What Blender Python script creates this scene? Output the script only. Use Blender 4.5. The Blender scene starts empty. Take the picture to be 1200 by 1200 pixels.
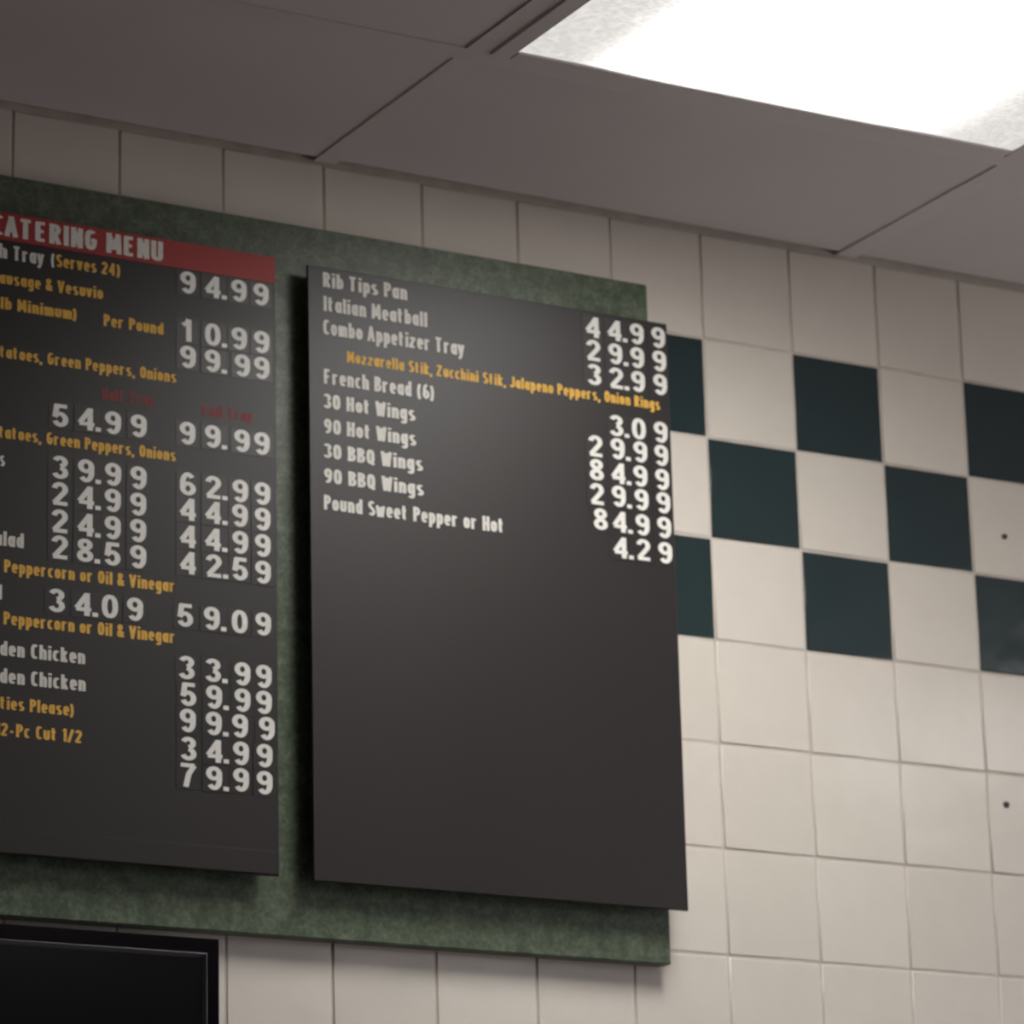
import bpy, bmesh, math, random
from mathutils import Matrix, Vector

random.seed(7)
SC = bpy.context.scene
COL = SC.collection

# ------------------------------------------------------------------ camera, world, exposure
cam_data = bpy.data.cameras.new('camera')
cam = bpy.data.objects.new('camera', cam_data)
COL.objects.link(cam)
cam_data.sensor_width = 36.0
cam_data.lens = 4569.5 / 1200 * 36
cam_data.clip_start = 0.05
RIGHT = Vector((0.86967300, -0.49302838, -0.02432744))
DOWN = Vector((0.11788495, 0.25529401, -0.95964999))
FWD = Vector((0.47934533, 0.83171389, 0.28014294))
mw = Matrix.Identity(4)
for i in range(3):
    mw[i][0] = RIGHT[i]; mw[i][1] = -DOWN[i]; mw[i][2] = -FWD[i]
mw.translation = Vector((-1.94961, -3.17032, -1.28123))
cam.matrix_world = mw
cam_data.dof.use_dof = True
cam_data.dof.focus_distance = 2.95
cam_data.dof.aperture_fstop = 15.0
SC.camera = cam

world = bpy.data.worlds.new('world')
SC.world = world
world.use_nodes = True
wnt = world.node_tree
bg = wnt.nodes['Background']
wtc = wnt.nodes.new('ShaderNodeTexCoord')
wsep = wnt.nodes.new('ShaderNodeSeparateXYZ'); wnt.links.new(wtc.outputs['Generated'], wsep.inputs[0])
wmr = wnt.nodes.new('ShaderNodeMapRange')
wmr.inputs['From Min'].default_value = -0.05; wmr.inputs['From Max'].default_value = 0.05
wnt.links.new(wsep.outputs[2], wmr.inputs['Value'])
wmx = wnt.nodes.new('ShaderNodeMix'); wmx.data_type = 'RGBA'
wnt.links.new(wmr.outputs[0], wmx.inputs['Factor'])
wmx.inputs[6].default_value = (0.70, 0.66, 0.66, 1)     # pavement outside, below the horizon
wmx.inputs[7].default_value = (0.80, 0.84, 1.0, 1)      # overcast sky
wnt.links.new(wmx.outputs[2], bg.inputs[0])
bg.inputs[1].default_value = 5.4

SC.view_settings.view_transform = 'Standard'
SC.view_settings.look = 'None'
SC.view_settings.gamma = 1.0
SC.view_settings.use_curve_mapping = False
SC.view_settings.exposure = 0.0
SC.cycles.use_denoising = True
SC.cycles.max_bounces = 8
SC.cycles.diffuse_bounces = 5
SC.cycles.sample_clamp_indirect = 4.0

LAMP_CORE = 27.5       # glow of the diffuser under its tubes
LAMP_EDGE = 1.35        # glow of the diffuser near its rim
ROOM_LAMP = 15.0       # the lamp farther right and two unseen ones added for ambient light

# ------------------------------------------------------------------ helpers
def link(name, me, mats=None, parent=None, loc=None):
    o = bpy.data.objects.new(name, me)
    if me is not None and mats:
        if not isinstance(mats, (list, tuple)): mats = [mats]
        if not me.materials:
            for m in mats: me.materials.append(m)
    COL.objects.link(o)
    if parent: o.parent = parent
    if loc: o.location = loc
    return o

def empty(name, loc=(0, 0, 0)):
    o = bpy.data.objects.new(name, None)
    o.empty_display_size = 0.1
    COL.objects.link(o); o.location = loc
    return o

def tag(o, label=None, cat=None, group=None, kind=None):
    if label: o['label'] = label
    if cat: o['category'] = cat
    if group: o['group'] = group
    if kind: o['kind'] = kind
    return o

def add_box(bm, lo, hi, bevel=0.0, segs=1, skip=None):
    lo, hi = Vector(lo), Vector(hi)
    r = bmesh.ops.create_cube(bm, size=1.0)
    vs = r['verts']
    c = (lo + hi) / 2; s = hi - lo
    for v in vs:
        v.co = Vector((v.co.x * s.x + c.x, v.co.y * s.y + c.y, v.co.z * s.z + c.z))
    if bevel > 0:
        es = list({e for v in vs for e in v.link_edges})
        bmesh.ops.bevel(bm, geom=es, offset=bevel, segments=segs, profile=0.5, affect='EDGES')

def mesh_of(bm, name, smooth=False):
    me = bpy.data.meshes.new(name)
    bm.normal_update()
    bm.to_mesh(me); bm.free()
    if smooth:
        for p in me.polygons: p.use_smooth = True
    return me

def box_obj(name, lo, hi, mat, parent=None, bevel=0.0, segs=1, origin=None):
    """one box as one object; its origin stands at `origin` (default: box centre)"""
    o = Vector(origin) if origin is not None else (Vector(lo) + Vector(hi)) / 2
    bm = bmesh.new()
    add_box(bm, Vector(lo) - o, Vector(hi) - o, bevel, segs)
    off = parent.location if parent else Vector((0, 0, 0))
    return link(name, mesh_of(bm, name), mat, parent, o - off)

# ------------------------------------------------------------------ materials
def new_mat(name):
    m = bpy.data.materials.new(name); m.use_nodes = True
    nt = m.node_tree
    return m, nt, nt.nodes['Principled BSDF']

def noise(nt, scale, detail=3, rough=0.55, vec=None):
    n = nt.nodes.new('ShaderNodeTexNoise')
    n.inputs['Scale'].default_value = scale
    n.inputs['Detail'].default_value = detail
    n.inputs['Roughness'].default_value = rough
    if vec: nt.links.new(vec, n.inputs['Vector'])
    return n

def ramp(nt, fac, stops):
    r = nt.nodes.new('ShaderNodeValToRGB')
    nt.links.new(fac, r.inputs['Fac'])
    els = r.color_ramp.elements
    while len(els) < len(stops): els.new(0.5)
    for e, (p, c) in zip(els, stops):
        e.position = p; e.color = (*c, 1)
    return r

def geo_pos(nt):
    g = nt.nodes.new('ShaderNodeNewGeometry')
    return g.outputs['Position']

def bump(nt, b, height, strength, dist):
    n = nt.nodes.new('ShaderNodeBump')
    n.inputs['Strength'].default_value = strength
    n.inputs['Distance'].default_value = dist
    nt.links.new(height, n.inputs['Height'])
    nt.links.new(n.outputs['Normal'], b.inputs['Normal'])

def simple(name, c1, c2=None, rough=0.5, scale=20, spec=0.5, bump_s=0.0, bump_d=0.001, detail=3):
    m, nt, b = new_mat(name)
    pos = geo_pos(nt)
    n = noise(nt, scale, detail, vec=pos)
    c2 = c2 or tuple(x * 0.92 for x in c1)
    r = ramp(nt, n.outputs['Fac'], [(0.3, c1), (0.7, c2)])
    nt.links.new(r.outputs['Color'], b.inputs['Base Color'])
    b.inputs['Roughness'].default_value = rough
    b.inputs['Specular IOR Level'].default_value = spec
    if bump_s: bump(nt, b, n.outputs['Fac'], bump_s, bump_d)
    return m

def glazed(name, c1, c2, rough):
    """glazed ceramic: slightly wavy surface, a little tone change from tile to tile"""
    m, nt, b = new_mat(name)
    pos = geo_pos(nt)
    info = nt.nodes.new('ShaderNodeObjectInfo')
    n = noise(nt, 26, 2, vec=pos)
    mix = nt.nodes.new('ShaderNodeMath'); mix.operation = 'MULTIPLY_ADD'
    mix.inputs[1].default_value = 0.45; 
    nt.links.new(info.outputs['Random'], mix.inputs[0]); 
    half = nt.nodes.new('ShaderNodeMath'); half.operation = 'MULTIPLY'; half.inputs[1].default_value = 0.55
    nt.links.new(n.outputs['Fac'], half.inputs[0])
    nt.links.new(half.outputs[0], mix.inputs[2])
    r = ramp(nt, mix.outputs[0], [(0.1, c1), (0.9, c2)])
    nt.links.new(r.outputs['Color'], b.inputs['Base Color'])
    b.inputs['Roughness'].default_value = rough
    w = noise(nt, 13, 2, vec=pos)
    bump(nt, b, w.outputs['Fac'], 0.35, 0.004)
    return m

M_TILE = glazed('white_glazed_tile', (0.66, 0.615, 0.545), (0.73, 0.68, 0.605), 0.16)
M_GREEN = glazed('green_glazed_tile', (0.016, 0.030, 0.034), (0.020, 0.038, 0.041), 0.14)
M_GROUT = simple('grout', (0.62, 0.57, 0.50), (0.50, 0.45, 0.39), 0.9, 30, 0.2, 0.3, 0.0006)
M_CEIL = simple('ceiling_board', (0.70, 0.67, 0.66), (0.66, 0.63, 0.62), 0.85, 6, 0.25, 0.12, 0.0006)
M_TEE = simple('painted_metal', (0.69, 0.66, 0.65), (0.66, 0.63, 0.62), 0.45, 30, 0.4)
M_SLAB = simple('dark_slab', (0.06, 0.05, 0.05), None, 0.9, 5, 0.2)
M_WALL = simple('painted_wall', (0.20, 0.17, 0.17), None, 0.8, 3, 0.3)
M_FLOOR = simple('quarry_floor', (0.20, 0.145, 0.14), (0.16, 0.115, 0.11), 0.45, 12, 0.4)
M_PANEL = simple('dark_menu_sheet', (0.019, 0.0155, 0.0150), (0.016, 0.0130, 0.0130), 0.42, 4, 0.38)
M_PANEL_EDGE = simple('dark_panel_edge', (0.012, 0.011, 0.012), None, 0.5, 10, 0.4)
M_CHIP = simple('digit_strip', (0.018, 0.0145, 0.0150), None, 0.38, 30, 0.45)
M_WHITE = simple('white_lettering', (0.74, 0.72, 0.66), (0.64, 0.62, 0.57), 0.6, 300, 0.3)
M_DIGIT = simple('white_digit', (0.80, 0.79, 0.74), (0.72, 0.71, 0.67), 0.4, 200, 0.4)
M_YELLOW = simple('yellow_lettering', (0.78, 0.46, 0.075), (0.66, 0.37, 0.06), 0.6, 300, 0.3)
M_RED = simple('red_header', (0.34, 0.034, 0.030), (0.28, 0.028, 0.026), 0.5, 25, 0.35)
M_REDTXT = simple('red_lettering', (0.26, 0.034, 0.036), None, 0.6, 100, 0.3)
M_TV = simple('black_plastic', (0.003, 0.0026, 0.004), None, 0.25, 10, 0.4)
M_BEZEL = simple('glossy_black_frame', (0.0025, 0.0022, 0.0035), None, 0.07, 10, 0.45)
M_BEVEL_SHINE = simple('bevel_highlight_grey', (0.13, 0.13, 0.15), None, 0.3, 30, 0.5)  # lighter grey stands in for the highlight on the television's inner edge
M_SCREEN = simple('black_screen', (0.0022, 0.0018, 0.003), None, 0.2, 3, 0.2)
# thin window glass: mostly clear, a little mirror
M_GLASS, nt, b = new_mat('window_glass')
for n_ in list(nt.nodes):
    if n_.type == 'BSDF_PRINCIPLED': nt.nodes.remove(n_)
tr_ = nt.nodes.new('ShaderNodeBsdfTransparent'); gl_ = nt.nodes.new('ShaderNodeBsdfGlossy'); gl_.inputs['Roughness'].default_value = 0.02
mi_ = nt.nodes.new('ShaderNodeMixShader'); mi_.inputs[0].default_value = 0.06
nt.links.new(tr_.outputs[0], mi_.inputs[1]); nt.links.new(gl_.outputs[0], mi_.inputs[2])
nt.links.new(mi_.outputs[0], nt.nodes['Material Output'].inputs['Surface'])
M_DARK = simple('dark_hole', (0.02, 0.018, 0.018), (0.08, 0.07, 0.06), 0.7, 300, 0.3)

# mottled green laminate of the backing board
m, nt, b = new_mat('green_mottled_board')
pos = geo_pos(nt)
n1 = noise(nt, 55, 5, 0.7, pos)
n2 = noise(nt, 260, 2, 0.6, pos)
mx = nt.nodes.new('ShaderNodeMath'); mx.operation = 'MULTIPLY_ADD'
mx.inputs[1].default_value = 0.35
nt.links.new(n2.outputs['Fac'], mx.inputs[0])
sc = nt.nodes.new('ShaderNodeMath'); sc.operation = 'MULTIPLY'; sc.inputs[1].default_value = 0.65
nt.links.new(n1.outputs['Fac'], sc.inputs[0]); nt.links.new(sc.outputs[0], mx.inputs[2])
r = ramp(nt, mx.outputs[0], [(0.36, (0.050, 0.070, 0.044)), (0.5, (0.088, 0.114, 0.074)), (0.66, (0.165, 0.20, 0.14))])
nt.links.new(r.outputs['Color'], b.inputs['Base Color'])
b.inputs['Roughness'].default_value = 0.38
b.inputs['Specular IOR Level'].default_value = 0.35
bump(nt, b, n1.outputs['Fac'], 0.2, 0.001)
M_BOARD = m

# ------------------------------------------------------------------ dimensions (metres)
T = 0.1084             # tile pitch along the wall
TV = 0.10606           # tile pitch up the wall
ZC = 0.1167            # ceiling height above the top of the green band
ZF = -2.75             # floor
X0, X1 = -3.40, 2.46
YF = -5.30             # wall behind the camera
TEE_X = 0.289          # centre line of one cross bar; the others stand 0.6135 apart
MOD = 0.6135
TEE_Y = -0.298         # centre line of the first main bar
MODY = 0.6135

# ------------------------------------------------------------------ room shell
floor = box_obj('floor', (X0, YF, ZF - 0.05), (X1, 0.06, ZF), M_FLOOR); tag(floor, 'reddish brown floor far below the menu boards', None, None, 'structure')
wl = box_obj('wall_left', (X0 - 0.06, YF, ZF), (X0, 0.06, ZC + 0.2), M_WALL); tag(wl, 'plain wall at the left side', None, None, 'structure')
# right wall with a wide shop window that lets daylight in
WY0, WY1, WZ0, WZ1 = -2.30, -0.30, -1.60, -0.15
bm = bmesh.new()
add_box(bm, (X1, YF, ZF), (X1 + .12, 0.06, WZ0)); add_box(bm, (X1, YF, WZ1), (X1 + .12, 0.06, ZC + .2))
add_box(bm, (X1, YF, WZ0), (X1 + .12, WY0, WZ1)); add_box(bm, (X1, WY1, WZ0), (X1 + .12, 0.06, WZ1))
wr = link('wall_right', mesh_of(bm, 'wall_right'), M_WALL); tag(wr, 'plain wall with a wide window at the right side', None, None, 'structure')
win = empty('window_1', (X1 + .06, (WY0 + WY1) / 2, WZ0)); tag(win, 'wide shop window in the right wall', None, None, 'structure')
bm = bmesh.new(); o_ = win.location
for lo, hi in (((X1 + .03, WY0, WZ0), (X1 + .09, WY0 + .05, WZ1)), ((X1 + .03, WY1 - .05, WZ0), (X1 + .09, WY1, WZ1)), ((X1 + .03, WY0 + .05, WZ0), (X1 + .09, WY1 - .05, WZ0 + .05)),
               ((X1 + .03, WY0 + .05, WZ1 - .05), (X1 + .09, WY1 - .05, WZ1)), ((X1 + .03, -1.60, WZ0 + .05), (X1 + .09, -1.55, WZ1 - .05))):
    add_box(bm, Vector(lo) - o_, Vector(hi) - o_, .003)
link('window_frame', mesh_of(bm, 'window_frame'), M_TV, win)
for ya_, yb_ in ((WY0 + .05, -1.60), (-1.55, WY1 - .05)):
    box_obj('pane', (X1 + .058, ya_, WZ0 + .05), (X1 + .062, yb_, WZ1 - .05), M_GLASS, win)
pl = bpy.data.lights.new('window_portal', 'AREA'); pl.shape = 'RECTANGLE'; pl.size = WZ1 - WZ0; pl.size_y = WY1 - WY0
pl.cycles.is_portal = True
po = bpy.data.objects.new('window_portal', pl); COL.objects.link(po)
po.location = (X1 + .01, (WY0 + WY1) / 2, (WZ0 + WZ1) / 2); po.rotation_euler = (0, math.pi / 2, 0)
wf = box_obj('wall_front', (X0 - 0.06, YF - 0.06, ZF), (X1 + 0.06, YF, ZC + 0.2), M_WALL); tag(wf, 'plain wall opposite the menu boards', None, None, 'structure')

# --- tiled wall
TK = 0.009             # tile thickness; tile faces lie at y = 0
wall = box_obj('wall_back', (X0, TK - 0.0025 - 0.0001 + 0.0, ZF), (X1, 0.06, ZC + 0.2), M_GROUT, origin=(0, 0, 0))
tag(wall, 'white glazed tile wall with a band of dark green checkered tiles behind the menu boards', None, None, 'structure')
# grout face sits 2 mm behind the tile faces
for v in wall.data.vertices:
    if v.co.y < 0.03: v.co.y = 0.0009

GAP = 0.0026
def tile_mesh(name, w, h):
    bm = bmesh.new()
    add_box(bm, (-w / 2, 0.0, -h / 2), (w / 2, 0.006, h / 2))
    es = [e for e in bm.edges if not (e.verts[0].co.y > 0.003 and e.verts[1].co.y > 0.003)]
    front = [e for e in es if e.verts[0].co.y < 0.003 and e.verts[1].co.y < 0.003]
    bmesh.ops.bevel(bm, geom=front, offset=0.0013, segments=3, profile=0.6, affect='EDGES')
    me = mesh_of(bm, name)
    for p in me.polygons: p.use_smooth = len(p.vertices) == 4 and abs(p.normal.y) < 0.999
    return me

def make_tile_meshes(h, tag_):
    a = tile_mesh('white_tile' + tag_, T - GAP, h); a.materials.append(M_TILE)
    g = a.copy(); g.materials.clear(); g.materials.append(M_GREEN)
    return a, g
ME_W, ME_G = make_tile_meshes(TV - GAP, '')
TOP_H = ZC - 0.002
ME_TOP, _ = make_tile_meshes(TOP_H - GAP, '_top')
for c in range(-9, 8):
    for rr in range(-1, 9):
        green = rr in (0, 1, 2) and (c + rr) % 2 == 0
        if rr == -1:
            me = ME_TOP; z = TOP_H / 2
        else:
            me = ME_G if green else ME_W; z = -(rr + 0.5) * TV
        o = link('tile', me, None, wall, ((c + 0.5) * T + random.uniform(-3e-4, 3e-4), random.uniform(-2.5e-4, 2.5e-4), z + random.uniform(-3e-4, 3e-4)))
        o.rotation_euler = (random.uniform(-.0025, .0025), random.uniform(-.0015, .0015), random.uniform(-.0035, .0035))
        if green: o['label'] = 'dark green glazed tile'

# the rest of the tiled wall, out of the picture, as one joined part
bm = bmesh.new()
mats_idx = []
c_lo, c_hi = math.floor(X0 / T), math.ceil(X1 / T)
for c in range(c_lo, c_hi):
    for rr in range(-1, 26):
        if -9 <= c < 8 and rr < 9: continue
        xa, xb = max(c * T, X0) + GAP / 2, min((c + 1) * T, X1) - GAP / 2
        if xb - xa < 0.01: continue
        za, zb = (GAP / 2, TOP_H - GAP / 2) if rr == -1 else (-(rr + 1) * TV + GAP / 2, -rr * TV - GAP / 2)
        if za < ZF: za = ZF
        if zb - za < 0.01: continue
        e = 0.0015
        pts = [(xa, .005, za), (xb, .005, za), (xb, .005, zb), (xa, .005, zb), (xa + e, 0, za + e), (xb - e, 0, za + e), (xb - e, 0, zb - e), (xa + e, 0, zb - e)]
        v = [bm.verts.new(p) for p in pts]
        k = 1 if (rr in (0, 1, 2) and (c + rr) % 2 == 0) else 0
        for f in ((4, 5, 6, 7), (0, 1, 5, 4), (1, 2, 6, 5), (2, 3, 7, 6), (3, 0, 4, 7)):
            bm.faces.new([v[i] for i in f]).material_index = k
me = mesh_of(bm, 'outer_tiles'); me.materials.append(M_TILE); me.materials.append(M_GREEN)
o = link('outer_tiles', me, None, wall); o['kind'] = 'stuff'

# ------------------------------------------------------------------ ceiling: slab, bars, panels
ceil = box_obj('ceiling', (X0, YF, ZC + 0.16), (X1, 0.06, ZC + 0.22), M_SLAB, origin=(0, 0, ZC + 0.16))
tag(ceil, 'suspended ceiling of plain off-white panels in a narrow metal grid', None, None, 'structure')
BW = 0.024

xs = [TEE_X + MOD * k for k in range(-6, 4)]
ys = [TEE_Y - MODY * k for k in range(0, 8)]
yedges = [-0.0075] + ys + [YF + 0.002]
xedges = [X0 + 0.002] + xs + [X1 - 0.002]
def cell(i, j):
    xa, xb = xedges[i], xedges[i + 1]
    yb, ya = yedges[j], yedges[j + 1]
    return xa, xb, ya, yb
# column index of the cell whose right edge is the bar at TEE_X
i_main = xedges.index(TEE_X) - 1
lamp_ids = [(i_main, 1), (i_main + 3, 3), (i_main + 1, 5), (i_main + 3, 6)]
for y in ys:
    o = box_obj('grid_bar', (X0, y - BW / 2, ZC), (X1, y + BW / 2, ZC + 0.0012), M_TEE, ceil)
bounds_y = [0.0] + ys + [YF]
for x in xs:
    for j in range(len(bounds_y) - 1):
        yb, ya = bounds_y[j], bounds_y[j + 1]
        yb2 = yb - (BW / 2 if j > 0 else 0.001)
        ya2 = ya + BW / 2
        if j == len(bounds_y) - 2: ya2 = ya
        o = box_obj('grid_bar', (x - BW / 2, ya2, ZC), (x + BW / 2, yb2, ZC + 0.0012), M_TEE, ceil)
pm = {}
for i in range(len(xedges) - 1):
    for j in range(len(yedges) - 1):
        if (i, j) in lamp_ids: continue
        xa, xb, ya, yb = cell(i, j)
        if xb - xa < 0.05 or yb - ya < 0.05: continue
        xa += BW / 2 - .004 if i > 0 else 0; xb -= BW / 2 - .004 if i < len(xedges) - 2 else 0
        ya += BW / 2 - .004 if j < len(yedges) - 2 else 0; yb -= BW / 2 - .004 if j > 0 else 0
        key = (round(xb - xa, 3), round(yb - ya, 3))
        if key not in pm:
            bm = bmesh.new(); w, d = key
            add_box(bm, (-w / 2, -d / 2, 0), (w / 2, d / 2, 0.014), 0.0015, 1)
            pm[key] = mesh_of(bm, 'ceiling_panel')
        o = link('ceiling_panel', pm[key], M_CEIL, ceil, ((xa + xb) / 2, (ya + yb) / 2, ZC + 0.0013 + random.uniform(0, .0006) - ceil.location.z))
        o.rotation_euler = (random.uniform(-.0006, .0006), random.uniform(-.0006, .0006), 0)

# ------------------------------------------------------------------ ceiling lamps
def lamp_material(name, base, core, tubes, col=(1.0, 0.975, 0.935)):
    """prismatic plastic lit by the tubes behind it: tubes = (x, y0, y1) in the lamp's own frame"""
    m, nt, b = new_mat(name)
    L = nt.links
    tc = nt.nodes.new('ShaderNodeTexCoord')
    sep = nt.nodes.new('ShaderNodeSeparateXYZ'); L.new(tc.outputs['Object'], sep.inputs[0])
    def mth(op, a, b_=None, c_=None):
        n = nt.nodes.new('ShaderNodeMath'); n.operation = op
        for k, v in enumerate((a, b_, c_)):
            if v is None: continue
            if isinstance(v, (int, float)): n.inputs[k].default_value = v
            else: L.new(v, n.inputs[k])
        return n.outputs[0]
    tot = None
    for (tx, y0, y1, s) in tubes:
        dx = mth('SUBTRACT', sep.outputs[0], tx)
        cy = mth('MINIMUM', mth('MAXIMUM', sep.outputs[1], y0), y1)
        dy = mth('SUBTRACT', sep.outputs[1], cy)
        d2 = mth('ADD', mth('MULTIPLY', dx, dx), mth('MULTIPLY', dy, dy))
        g = mth('EXPONENT', mth('MULTIPLY', d2, -1.0 / (2 * s * s)))
        tot = g if tot is None else mth('ADD', tot, g)
    vor = nt.nodes.new('ShaderNodeTexVoronoi'); vor.inputs['Scale'].default_value = 170
    L.new(tc.outputs['Object'], vor.inputs['Vector'])
    cellf = mth('MULTIPLY_ADD', vor.outputs['Distance'], 0.35, 0.86)
    st = mth('MULTIPLY', mth('MULTIPLY_ADD', tot, core, base), cellf)
    # a prismatic lens throws its light downward: luminance falls off towards grazing angles
    ge = nt.nodes.new('ShaderNodeNewGeometry')
    dt = nt.nodes.new('ShaderNodeVectorMath'); dt.operation = 'DOT_PRODUCT'
    L.new(ge.outputs['Normal'], dt.inputs[0]); L.new(ge.outputs['Incoming'], dt.inputs[1])
    ang = mth('MULTIPLY_ADD', mth('POWER', mth('ABSOLUTE', dt.outputs['Value']), 1.2), 0.82, 0.18)
    st = mth('MULTIPLY', st, ang)
    b.inputs['Base Color'].default_value = (0.6, 0.6, 0.58, 1)
    b.inputs['Roughness'].default_value = 0.35
    b.inputs['Emission Color'].default_value = (*col, 1)
    L.new(st, b.inputs['Emission Strength'])
    return m

def make_lamp(i, j, label, mat, group=None):
    xa, xb, ya, yb = cell(i, j)
    xa += BW / 2; xb -= BW / 2; ya += BW / 2; yb -= BW / 2
    t = empty('ceiling_light', ((xa + xb) / 2, (ya + yb) / 2, ZC))
    tag(t, label, 'ceiling light', group)
    w, d = (xb - xa) / 2, (yb - ya) / 2
    fl, fr, fy = 0.021, 0.011, 0.016
    bm = bmesh.new()
    zz = -0.002
    add_box(bm, (-w, -d, zz), (-w + fl, d, 0.004), 0.0012)
    add_box(bm, (w - fr, -d, zz), (w, d, 0.004), 0.0012)
    add_box(bm, (-w + fl, d - fy, zz), (w - fr, d, 0.004), 0.0012)
    add_box(bm, (-w + fl, -d, zz), (w - fr, -d + fy, 0.004), 0.0012)
    link('door_frame', mesh_of(bm, 'door_frame'), M_TEE, t)
    box_obj2('diffuser', (-w + fl, -d + fy, 0.0), (w - fr, d - fy, 0.003), mat, t)
    bm = bmesh.new()
    add_box(bm, (-w + .002, -d + .002, 0.006), (w - .002, d - .002, 0.09), 0.004)
    link('housing', mesh_of(bm, 'housing'), M_TEE, t)
    return t

def box_obj2(name, lo, hi, mat, parent, bevel=0.0):
    bm = bmesh.new(); add_box(bm, lo, hi, bevel)
    return link(name, mesh_of(bm, name), mat, parent)

M_LAMP = lamp_material('lit_prismatic_diffuser', LAMP_EDGE, LAMP_CORE,
                       [(-0.105, -0.15, 0.26, 0.035), (0.075, -0.15, 0.225, 0.045), (-0.01, -0.15, 0.235, 0.035)])
M_LAMP2 = lamp_material('lit_room_diffuser', 2.7, ROOM_LAMP, [(-0.12, -0.2, 0.2, 0.07), (0.12, -0.2, 0.2, 0.07)])
make_lamp(*lamp_ids[0], 'lit square ceiling light with ribbed white diffuser above the menu boards', M_LAMP)
make_lamp(*lamp_ids[1], 'lit square ceiling light farther right, out over the room', M_LAMP2)
make_lamp(*lamp_ids[2], 'lit square ceiling light added for ambient light in the middle of the room, behind the viewer', M_LAMP2)  # unseen lamp, added to lift the ambient light
make_lamp(*lamp_ids[3], 'lit square ceiling light added for ambient light at the far right rear of the room', M_LAMP2)  # another unseen lamp added for the room's ambient light

# ------------------------------------------------------------------ menu boards
YB = -0.018            # face of the green backing board
YP = -0.038            # face of the menu panels
bx0, bx1, bz0, bz1 = -1.290, 0.0312, -0.6525, 0.0400
brd = box_obj('backing_board', (bx0, YB, bz0), (bx1, -0.0009, bz1), M_BOARD, bevel=0.001)
tag(brd, 'long mottled dark green backing board on the tiled wall, behind the black menu panels', 'board')

# Letter shapes: every glyph is a set of pen strokes; the pen is wider on upright strokes.
def arc(cx, cy, rx, ry, a0, a1, n=None, p=2.0):
    n = n or max(5, int(abs(a1 - a0) / 17))
    out = []
    for k in range(n + 1):
        t = math.radians(a0 + (a1 - a0) * k / n)
        c, s_ = math.cos(t), math.sin(t)
        out.append((cx + rx * math.copysign(abs(c) ** (2 / p), c), cy + ry * math.copysign(abs(s_) ** (2 / p), s_)))
    return out

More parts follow.
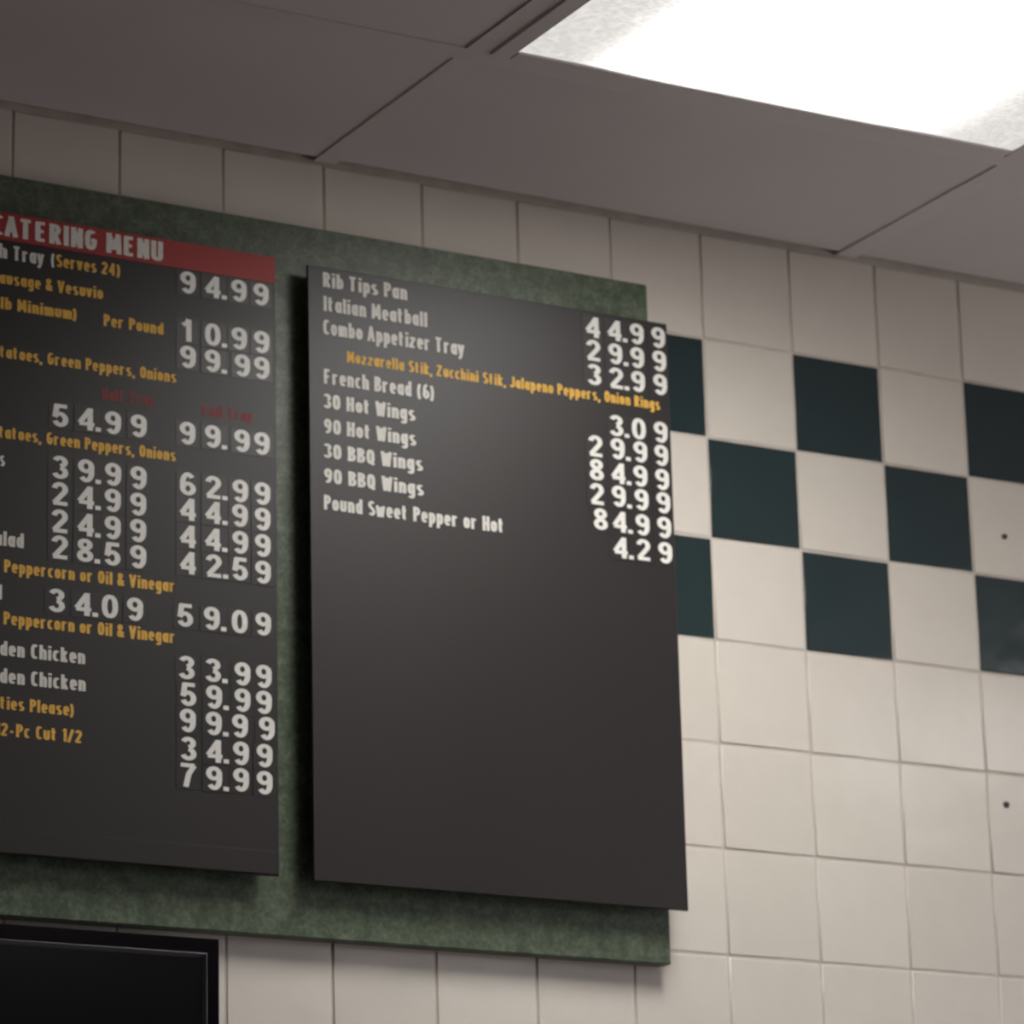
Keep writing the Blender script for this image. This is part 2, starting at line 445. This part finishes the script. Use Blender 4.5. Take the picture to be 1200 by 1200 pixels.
def menu_glyphs():
    """narrow heavy show-card letters: tall lowercase, cap height 1"""
    X = 0.74; h = 0.084; v = 0.112      # x-height, half pen across, half pen along
    t, b_, xt = 1 - h, h, X - h         # stroke centres at cap top, baseline, x-height
    l = v                               # left stem centre
    r = 0.37                            # right stem centre of a lowercase letter
    R_ = 0.41                           # of a capital
    m = (l + r) / 2; q = (r - l) / 2
    M_ = (l + R_) / 2; Q = (R_ - l) / 2
    P = 2.6
    bowl = lambda: arc(m, X / 2, q, X / 2 - h, 0, 360, 22, P)
    G = {
     'a': [bowl(), [(r, X), (r, 0)]],
     'b': [[(l, 1), (l, 0)], bowl()],
     'c': [arc(m, X / 2, q, X / 2 - h, 48, 312, 15, P)],
     'd': [bowl(), [(r, 1), (r, 0)]],
     'e': [[(l, X * .46), (r, X * .50)] + arc(m, X / 2, q, X / 2 - h, 0, 318, 18, P)],
     'f': [[(.17, 0), (.17, .78)] + arc(.30, .80, .13, 1 - h - .80, 180, 90, 4), [(.02, xt), (.34, xt)]],
     'g': [bowl(), [(r, X), (r, -.08)] + arc(m, -.08, q, .13, 0, -160, 6)],
     'h': [[(l, 1), (l, 0)], [(l, .5)] + arc(m, .5, q, X - h - .5, 180, 0, 8, P) + [(r, 0)]],
     'i': [[(l, X), (l, 0)], [(l, .99), (l, .85)]],
     'k': [[(l, 1), (l, 0)], [(l, .30), (.36, X)], [(.18, .42), (.38, 0)]],
     'l': [[(l, 1), (l, 0)]],
     'm': [[(l, X), (l, 0)], [(l, .5)] + arc(.205, .5, .12, X - h - .5, 180, 0, 7, P) + [(.325, 0)], [(.325, .5)] + arc(.445, .5, .12, X - h - .5, 180, 0, 7, P) + [(.565, 0)]],
     'n': [[(l, X), (l, 0)], [(l, .5)] + arc(m, .5, q, X - h - .5, 180, 0, 8, P) + [(r, 0)]],
     'o': [bowl()],
     'p': [[(l, X), (l, -.26)], bowl()],
     'r': [[(l, X), (l, 0)], [(l, .46)] + arc(.23, .50, .14, X - h - .50, 180, 40, 6)],
     's': [arc(m, X * .72, q * .95, X * .28 - h, 35, 250, 9) + arc(m, X * .27, q, X * .27 - h + .01, 85, -145, 9)],
     't': [[(.15, .95), (.15, .17)] + arc(.28, .17, .13, .17 - h, 180, 270, 4), [(.01, xt), (.32, xt)]],
     'u': [[(l, X), (l, .24)] + arc(m, .24, q, .24 - h, 180, 360, 8, P) + [(r, X)]],
     'v': [[(.06, X), (.21, .02)], [(.36, X), (.21, .02)]],
     'w': [[(.06, X), (.17, .03), (.29, X * .8), (.41, .03), (.52, X)]],
     'y': [[(.06, X), (.22, .06)], [(.38, X), (.20, -.05), (.07, -.24)]],
     'z': [[(.05, xt), (.36, xt), (.06, b_), (.38, b_)]],
     'A': [[(.05, 0), (.24, .97), (.43, 0)], [(.12, .32), (.36, .32)]],
     'B': [[(l, 1), (l, 0)], [(l, t), (.24, t)] + arc(.24, .75, .13, .25 - h, 90, -90, 7) + [(l, .52)], [(.24, .52)] + arc(.25, .29, .15, .29 - h, 90, -90, 7) + [(l, b_)]],
     'C': [arc(M_, .5, Q, .5 - h, 50, 310, 16, P)],
     'E': [[(R_, t), (l, t), (l, b_), (R_, b_)], [(l, .52), (.36, .52)]],
     'F': [[(R_, t), (l, t), (l, 0)], [(l, .50), (.36, .50)]],
     'G': [arc(M_, .5, Q, .5 - h, 50, 360, 18, P) + [(.26, .5)]],
     'H': [[(l, 1), (l, 0)], [(R_, 1), (R_, 0)], [(l, .5), (R_, .5)]],
     'I': [[(l, 1), (l, 0)]],
     'J': [[(.30, 1), (.30, .25)] + arc(.17, .25, .13, .25 - h, 0, -170, 6)],
     'M': [[(l, 0), (.12, .95), (.32, .25), (.52, .95), (.56, 0)]],
     'N': [[(l, 0), (l, .95), (R_, .05), (R_, 1)]],
     'O': [arc(M_, .5, Q, .5 - h, 0, 360, 24, P)],
     'P': [[(l, 1), (l, 0)], [(l, t), (.24, t)] + arc(.24, .70, .15, .30 - h, 90, -90, 8) + [(l, .40 + h)]],
     'Q': [arc(M_, .5, Q, .5 - h, 0, 360, 24, P), [(.26, .22), (.46, -.04)]],
     'R': [[(l, 1), (l, 0)], [(l, t), (.24, t)] + arc(.24, .72, .14, .28 - h, 90, -90, 8) + [(l, .50)], [(.23, .48), (.42, 0)]],
     'S': [arc(M_, .73, Q * .95, .27 - h, 30, 255, 10) + arc(M_, .27, Q, .27 - h + .01, 80, -150, 10)],
     'T': [[(.0, t), (.44, t)], [(.22, t), (.22, 0)]],
     'U': [[(l, 1), (l, .25)] + arc(M_, .25, Q, .25 - h, 180, 360, 8, P) + [(R_, 1)]],
     'V': [[(.05, 1), (.23, .03), (.42, 1)]],
     'W': [[(.05, 1), (.17, .04), (.30, .85), (.43, .04), (.55, 1)]],
     'Z': [[(.04, t), (.39, t), (.06, b_), (.42, b_)]],
     '0': [arc(M_, .5, Q, .5 - h, 0, 360, 24, P)],
     '1': [[(.06, .78), (.20, .95), (.20, 0)]],
     '2': [arc(.23, .70, .15, .30 - h, 165, -20, 9) + [(.07, b_), (.42, b_)]],
     '3': [arc(.22, .75, .15, .25 - h, 155, -80, 9), arc(.22, .28, .17, .28 - h, 85, -155, 10)],
     '4': [[(.32, 0), (.32, .93), (.05, .30), (.44, .30)]],
     '6': [[(.36, .93)] + arc(M_ + .02, .5, Q, .5 - h, 80, 180, 6) + arc(M_, .30, Q, .30 - h, 180, 540, 18)],
     '9': [arc(M_, .68, Q, .32 - h, 0, 360, 18) + arc(M_ - .02, .5, Q, .5 - h, 0, -80, 6) + [(.12, .07)]],
     '(': [arc(.36, .42, .24, .62, 125, 235, 9)],
     ')': [arc(-.10, .42, .24, .62, 55, -55, 9)],
     ',': [[(.10, .12), (.05, -.16)]],
     '-': [[(.04, .36), (.28, .36)]],
     '/': [[(.05, -.02), (.36, 1.0)]],
     '&': [[(.46, .02), (.12, .74)] + arc(.22, .80, .10, .13, 200, -20, 8) + [(.10, .38)] + arc(.20, .24, .12, .24 - h, 150, 300, 7) + [(.44, .46)]],
    }
    return G, (v, h)

def digit_glyphs():
    """bold grotesque figures, height 1, width about 0.62"""
    v, h = 0.102, 0.084
    l, r = v, .60 - v
    m = .30; q = (r - l) / 2
    G = {
     '0': [arc(m, .5, q, .5 - h, 0, 360, 28, 2.3)],
     '1': [[(.10, .72), (.26, .82), (.33, 1.0)], [(.33, 1.0), (.33, 0)]],
     '2': [arc(m, .70, q, .30 - h, 175, -38, 11) + [(.10, .10)], [(.06, h), (.58, h)]],
     '3': [arc(m, .74, q * .92, .26 - h, 165, -88, 11), arc(m, .28, q, .28 - h, 88, -165, 12)],
     '4': [[(.45, 0), (.45, .97)], [(.45, .93), (.07, .30)], [(.05, .27), (.60, .27)]],
     '5': [[(.54, 1 - h), (.16, 1 - h), (.11, .46)] + arc(m - .01, .33, q, .33 - h, 140, -160, 14)],
     '6': [arc(m, .30, q, .30 - h, 0, 360, 20), [(l, .32)] + arc(m, .55, q, .45 - h, 190, 40, 9)],
     '7': [[(.03, 1 - h), (.55, 1 - h)], [(.53, 1 - h), (.33, .55), (.22, 0)]],
     '8': [arc(m, .745, q * .88, .255 - h, 0, 360, 18), arc(m, .27, q, .27 - h, 0, 360, 20)],
     '9': [arc(m, .70, q, .30 - h, 0, 360, 20), [(r, .68)] + arc(m, .45, q, .45 - h, 10, -140, 9)],
     '.': [[(.09, 0), (.09, .18)]],
    }
    return G, (v, h)

def stroke(bm, pts, pen, sx, sy, x0, y):
    """a pen stroke; it is lifted and set down again at sharp corners"""
    V_ = [Vector(p) for p in pts]
    V_ = [p for i, p in enumerate(V_) if i == 0 or (p - V_[i - 1]).length > 1e-4]
    cur = [V_[0]]
    for i in range(1, len(V_)):
        cur.append(V_[i])
        if i < len(V_) - 1:
            d1 = (V_[i] - V_[i - 1]).normalized(); d2 = (V_[i + 1] - V_[i]).normalized()
            if d1.dot(d2) < 0.55:
                ribbon(bm, cur[:-1] + [V_[i] + d1 * pen[1] * .6], pen, sx, sy, x0, y)
                y -= 0.00003
                cur = [V_[i] - d2 * pen[1] * .6]
    ribbon(bm, cur, pen, sx, sy, x0, y)

def ribbon(bm, pts, pen, sx, sy, x0, y):
    """one pen stroke as a flat ribbon facing -Y with square mitred corners"""
    P2 = [Vector(p) for p in pts]
    P2 = [p for i, p in enumerate(P2) if i == 0 or (p - P2[i - 1]).length > 1e-4]
    closed = (P2[0] - P2[-1]).length < 1e-3 and len(P2) > 4
    if closed: P2 = P2[:-1]
    n = len(P2); L_, R2 = [], []
    for i in range(n):
        a = P2[i] - P2[i - 1] if (i > 0 or closed) else None
        b2 = P2[(i + 1) % n] - P2[i] if (i < n - 1 or closed) else None
        da = (a or b2).normalized(); db = (b2 or a).normalized()
        na = Vector((-da.y, da.x)); nb = Vector((-db.y, db.x))
        nn = na + nb
        if nn.length < 0.3: nn = na.copy()
        nn.normalize()
        k = min(1.0 / max(nn.dot(na), 0.55), 1.7)
        off2 = Vector((nn.x * pen[0], nn.y * pen[1])) * k
        L_.append(P2[i] + off2); R2.append(P2[i] - off2)
    vl = [bm.verts.new(((p.x + x0) * sx, y - 4e-6 * i, p.y * sy)) for i, p in enumerate(L_)]
    vr = [bm.verts.new(((p.x + x0) * sx, y - 4e-6 * i, p.y * sy)) for i, p in enumerate(R2)]
    for i in range(n if closed else n - 1):
        j = (i + 1) % n
        try: bm.faces.new((vr[i], vr[j], vl[j], vl[i]))
        except ValueError: pass

MENU_G, MENU_PEN = menu_glyphs()
DIG_G, DIG_PEN = digit_glyphs()
def glyph_width(ch):
    if ch == ' ': return 0.24
    return max(p[0] for s_ in MENU_G[ch] for p in s_) + MENU_PEN[0]

def lettering(body, x0, x1, z, h, mat, parent, y, name='menu_line', bold=1.0):
    """a line of menu lettering fitted between x0 and x1, cap height h, baseline z"""
    gap = 0.085
    adv = sum(glyph_width(c) + gap for c in body) - gap
    sx = (x1 - x0) / adv
    bm = bmesh.new(); x = 0.0
    for c in body:
        if c != ' ':
            for k, s_ in enumerate(MENU_G[c]): stroke(bm, s_, (MENU_PEN[0] * bold, MENU_PEN[1] * bold), sx, h, x, -0.00005 * k)
        x += glyph_width(c) + gap
    for f in bm.faces:
        f.normal_update()
        if f.normal.y > 0: f.normal_flip()
    o = link(name, mesh_of(bm, name), mat, parent, Vector((x0, y - 0.00015, z)) - parent.location)
    return o

DIG = {}
def digit_mesh(ch):
    if ch not in DIG:
        bm = bmesh.new()
        sc_ = 0.0218
        for k, s_ in enumerate(DIG_G[ch]): stroke(bm, s_, DIG_PEN, 0.0161 / 0.60, sc_, 0, -0.00005 * k)
        for f in bm.faces:
            f.normal_update()
            if f.normal.y > 0: f.normal_flip()
        me = mesh_of(bm, 'digit'); me.materials.append(M_DIGIT)
        DIG[ch] = me
    return DIG[ch]
bm = bmesh.new(); add_box(bm, (-.0036, -.0003, -.0020), (.0186, 0.0, .0225)); ME_CHIP = mesh_of(bm, 'digit_card'); ME_CHIP.materials.append(M_CHIP)
bm = bmesh.new(); add_box(bm, (-.0036, -.0003, -.0020), (.0228, 0.0, .0225)); ME_CHIP2 = mesh_of(bm, 'digit_card'); ME_CHIP2.materials.append(M_CHIP)

def price(parent, cols, z, text, shift3=0.0):
    """cols: left x of the four figures; each figure is printed on a small card slid onto the panel"""
    figs = text.replace('.', '')
    k0 = 4 - len(figs)
    for k, ch in enumerate(figs):
        x = cols[k0 + k] + (shift3 if k0 + k == 2 else 0.0) + random.uniform(-.0004, .0004)
        zz = z + random.uniform(-.0004, .0004)
        c = link('digit_card', ME_CHIP2 if k0 + k == 1 else ME_CHIP, None, parent, Vector((x, YP - 0.0001 - 0.0001 * (k % 2), zz)) - parent.location)
        link('digit', digit_mesh(ch), None, c, (0, -0.00045, 0))
        if k0 + k == 1:
            link('decimal_point', digit_mesh('.'), None, c, (0.0177, -0.00045, 0.0))

def panel(name, x0, x1, z0, z1, label):
    t = empty(name, ((x0 + x1) / 2, YB - 0.0002, z0))
    tag(t, label, 'menu panel', 'black menu panels on the green board')
    o = box_obj('sheet', (x0, YP, z0), (x1, YP + 0.004, z1), M_PANEL, t, bevel=0.0006)
    # shallow tray behind the sheet that stands it off the board
    bm = bmesh.new()
    L_ = t.location
    k = 0.010
    for lo, hi in (((x0 + k, YP + .0041, z0 + k), (x0 + k + .012, YB - .0003, z1 - k)), ((x1 - k - .012, YP + .0041, z0 + k), (x1 - k, YB - .0003, z1 - k)),
                   ((x0 + k + .012, YP + .0041, z0 + k), (x1 - k - .012, YB - .0003, z0 + k + .012)), ((x0 + k + .012, YP + .0041, z1 - k - .012), (x1 - k - .012, YB - .0003, z1 - k))):
        add_box(bm, Vector(lo) - L_, Vector(hi) - L_)
    link('tray', mesh_of(bm, 'tray'), M_PANEL_EDGE, t)
    return t

PZ0, PZ1 = -0.6029, -0.0067
right = panel('menu_panel', -0.3625, 0.0404, PZ0, PZ1, 'right black menu panel, first line Rib Tips Pan, on the green board')
left = panel('menu_panel', -0.8034, -0.3975, PZ0 + .001, PZ1 + .0015, 'left black menu panel with red header strip, beside the right panel on the green board')
far = panel('menu_panel', -1.2444, -0.8395, PZ0 + .001, PZ1 + .0015, 'blank black menu panel at the left end of the green board')
# lower seam of the left panel: a second sheet edge
box_obj('bottom_strip', (-0.8029, YP - 0.0011, PZ0 + 0.002), (-0.398, YP - 0.0001, PZ0 + 0.0235), M_PANEL, left, bevel=0.0004)

mm = 0.001
for body, xa, xb, z, h, mt in [
    ('Rib Tips Pan', -346.4, -255.2, -26.6, 14.8, M_WHITE), ('Italian Meatball', -346.0, -233.7, -50.9, 15, M_WHITE),
    ('Combo Appetizer Tray', -346.7, -193.1, -74.5, 15, M_WHITE),
    ('Mozzarella Stik, Zucchini Stik, Jalapeno Peppers, Onion Rings', -321.6, 28.9, -99.2, 11.4, M_YELLOW),
    ('French Bread (6)', -346.6, -227.8, -124.0, 14.8, M_WHITE), ('30 Hot Wings', -346.9, -248.7, -148.3, 14.4, M_WHITE),
    ('90 Hot Wings', -347.1, -248.3, -173.1, 14.4, M_WHITE), ('30 BBQ Wings', -347.4, -241.4, -197.6, 14.4, M_WHITE),
    ('90 BBQ Wings', -347.6, -241.0, -222.1, 14.4, M_WHITE), ('Pound Sweet Pepper or Hot', -348.0, -153.8, -248.5, 14.4, M_WHITE)]:
    lettering(body, xa * mm, xb * mm, z * mm, h * mm, mt, right, YP)

hd = box_obj('header_strip', (-0.8029, YP - 0.0006, -0.0318), (-0.3977, YP - 0.0001, -0.0053), M_RED, left); hd['label'] = 'dark red header strip'
lettering('CATERING MENU', -685.2 * mm, -514.2 * mm, -28.0 * mm, 19.5 * mm, M_WHITE, left, YP - 0.0006)
lines_left = [
    ('h', -679.0, -670.0, -49.7, 14, M_WHITE), ('Tray', -663.8, -633.6, -50.1, 14, M_WHITE), ('(', -626.8, -623.2, -49.7, 13, M_WHITE), ('Serves 24)', -621.8, -557.6, -49.6, 12.3, M_YELLOW),
    ('Sausage & Vesuvio', -684.7, -574.6, -74.3, 11.6, M_YELLOW),
    ('lb Minimum)', -675.8, -600.9, -98.7, 11.6, M_YELLOW), ('Per Pound', -573.8, -513.5, -100.0, 11.6, M_YELLOW),
    ('Potatoes, Green Peppers, Onions', -689.7, -500.2, -145.3, 11.4, M_YELLOW),
    ('Half Tray', -574.9, -522.8, -171.1, 11, M_REDTXT), ('Full Tray', -473.7, -421.3, -173.1, 11, M_REDTXT),
    ('Potatoes, Green Peppers, Onions', -689.7, -500.8, -221.5, 11.4, M_YELLOW),
    ('s', -674.8, -669.6, -248.1, 13.6, M_WHITE), ('Salad', -687.2, -650.6, -322.3, 13.6, M_WHITE),
    ('Peppercorn or Oil & Vinegar', -669.1, -501.5, -346.5, 11.8, M_YELLOW), ('Salad', -707.2, -670.9, -372.0, 13.4, M_WHITE),
    ('Peppercorn or Oil & Vinegar', -669.0, -501.5, -394.6, 11.8, M_YELLOW),
    ('Golden Chicken', -693.7, -590.2, -423.3, 13.4, M_WHITE), ('Golden Chicken', -693.7, -589.5, -448.3, 13.4, M_WHITE),
    ('ities Please)', -675.2, -600.9, -472.1, 11.6, M_YELLOW), ('12-Pc Cut 1/2', -675.2, -592.2, -496.2, 11.8, M_YELLOW)]
for body, xa, xb, z, h, mt in lines_left:
    lettering(body, xa * mm, xb * mm, z * mm, h * mm, mt, left, YP, bold=0.88 if mt is M_REDTXT else 1.0)

RC = [-0.0548, -0.0299, -0.0039, 0.0214]
for z, s in [(-33.8, '44.99'), (-58.7, '29.99'), (-83.6, '32.99'), (-133.2, '3.09'), (-157.5, '29.99'), (-182.3, '84.99'), (-206.5, '29.99'), (-232.3, '84.99'), (-258.1, '4.29')]:
    cols = list(RC)
    if z == -232.3: cols[0] += 0.0035
    if z < -130: cols = [c - 0.0012 for c in cols]
    if z == -157.5: cols[2] += 0.001
    price(right, cols, z * mm, s)
LC = [-0.4968, -0.4712, -0.4436, -0.4204]
for z, s, d in [(-55.7, '94.99', 0), (-103.2, '10.99', 0), (-129.4, '99.99', .0028), (-203.6, '99.99', .002), (-252.7, '62.99', 0), (-276.8, '44.99', 0), (-302.4, '44.99', 0),
                (-328.0, '42.59', 0), (-378.3, '59.09', -.001), (-427.3, '33.99', .0015), (-451.9, '59.99', .0015), (-476.6, '99.99', -.001), (-502.4, '34.99', 0), (-527.2, '79.99', 0)]:
    cols = list(LC)
    if z == -378.3: cols[0] -= .0025; cols[1] -= .002
    if z == -476.6: cols[3] += .0028
    if z == -427.3: cols[0] -= .0015; cols[1] -= .001
    price(left, cols, z * mm, s, d)
LL = [-0.624, -0.5988, -0.5721, -0.5469]
for z, s in [(-203.4, '54.99'), (-253.3, '39.99'), (-278.1, '24.99'), (-303.4, '24.99'), (-328.5, '28.59'), (-378.1, '34.09')]:
    cols = list(LL)
    if z == -378.1: cols = [c - .0025 for c in cols]
    price(left, cols, z * mm, s)

# ------------------------------------------------------------------ television
tx1, tz1 = -0.4568, -0.6628
tx0, tz0 = tx1 - 0.93, tz1 - 0.545
ty = -0.035
tv = empty('television', ((tx0 + tx1) / 2, 0, tz0))
tag(tv, 'black flat television with glossy frame on the wall below the green board', 'television')
def off(p): return Vector(p) - tv.location
bm = bmesh.new(); add_box(bm, off((tx0 + .004, ty + .018, tz0 + .004)), off((tx1 - .004, -0.010, tz1 - .004)), .012, 2)
link('rear_case', mesh_of(bm, 'rear_case'), M_TV, tv)
bm = bmesh.new(); add_box(bm, off((tx0 + .25, -0.0095, tz0 + .12)), off((tx1 - .25, -0.0008, tz1 - .12)), .002)
link('wall_bracket', mesh_of(bm, 'wall_bracket'), M_TV, tv)
# frame: profile swept around the screen opening, rounded outer edge and raised inner bead
prof = [(0.0, ty + .0178), (0.0, ty + .0006), (0.0003, ty + .0001), (0.0008, ty), (0.0118, ty)]
def sweep(prof):
  bm = bmesh.new(); rings = []
  for d, y in prof:
    rings.append([bm.verts.new(off(p)) for p in ((tx0 + d, y, tz0 + d * 1.15), (tx1 - d, y, tz0 + d * 1.15), (tx1 - d, y, tz1 - d * 1.15), (tx0 + d, y, tz1 - d * 1.15))])
  for a_, b_ in zip(rings, rings[1:]):
    for k in range(4):
        bm.faces.new((a_[k], a_[(k + 1) % 4], b_[(k + 1) % 4], b_[k]))
  bmesh.ops.recalc_face_normals(bm, faces=bm.faces)
  return bm
link('bezel', mesh_of(sweep(prof), 'bezel'), M_BEZEL, tv)
iv = link('inner_bevel', mesh_of(sweep([(0.0118, ty), (0.0120, ty - .0003), (0.0126, ty - .0003), (0.0152, ty + .0036)]), 'inner_bevel'), M_BEVEL_SHINE, tv); iv['label'] = 'inner bevel, its highlight painted as grey'
bm = bmesh.new(); add_box(bm, off((tx0 + .0140, ty + .004, tz0 + .0160)), off((tx1 - .0140, ty + .0172, tz1 - .0160)))
link('screen', mesh_of(bm, 'screen'), M_SCREEN, tv)

# ------------------------------------------------------------------ wall plugs in the tiles
def plug(x, z, r, label):
    bm = bmesh.new()
    bmesh.ops.create_cone(bm, cap_ends=True, segments=14, radius1=r, radius2=r * .8, depth=.003)
    bmesh.ops.rotate(bm, verts=bm.verts, matrix=Matrix.Rotation(math.pi / 2, 3, 'X'))
    bm2 = bmesh.ops.create_cone(bm, cap_ends=True, segments=8, radius1=r * .4, radius2=r * .4, depth=.0036)
    bmesh.ops.rotate(bm, verts=bm2['verts'], matrix=Matrix.Rotation(math.pi / 2, 3, 'X'))
    o = link('wall_plug', mesh_of(bm, 'wall_plug'), M_DARK, None, (x, -.0012, z))
    tag(o, label, 'wall plug', 'small dark plugs in the tiled wall')
plug(0.4755, -0.1672, 0.0030, 'small dark plug in the white tile between green tiles, the upper of two')
plug(0.4563, -0.4569, 0.0034, 'small dark plug in a white tile below the green band, the lower of two')
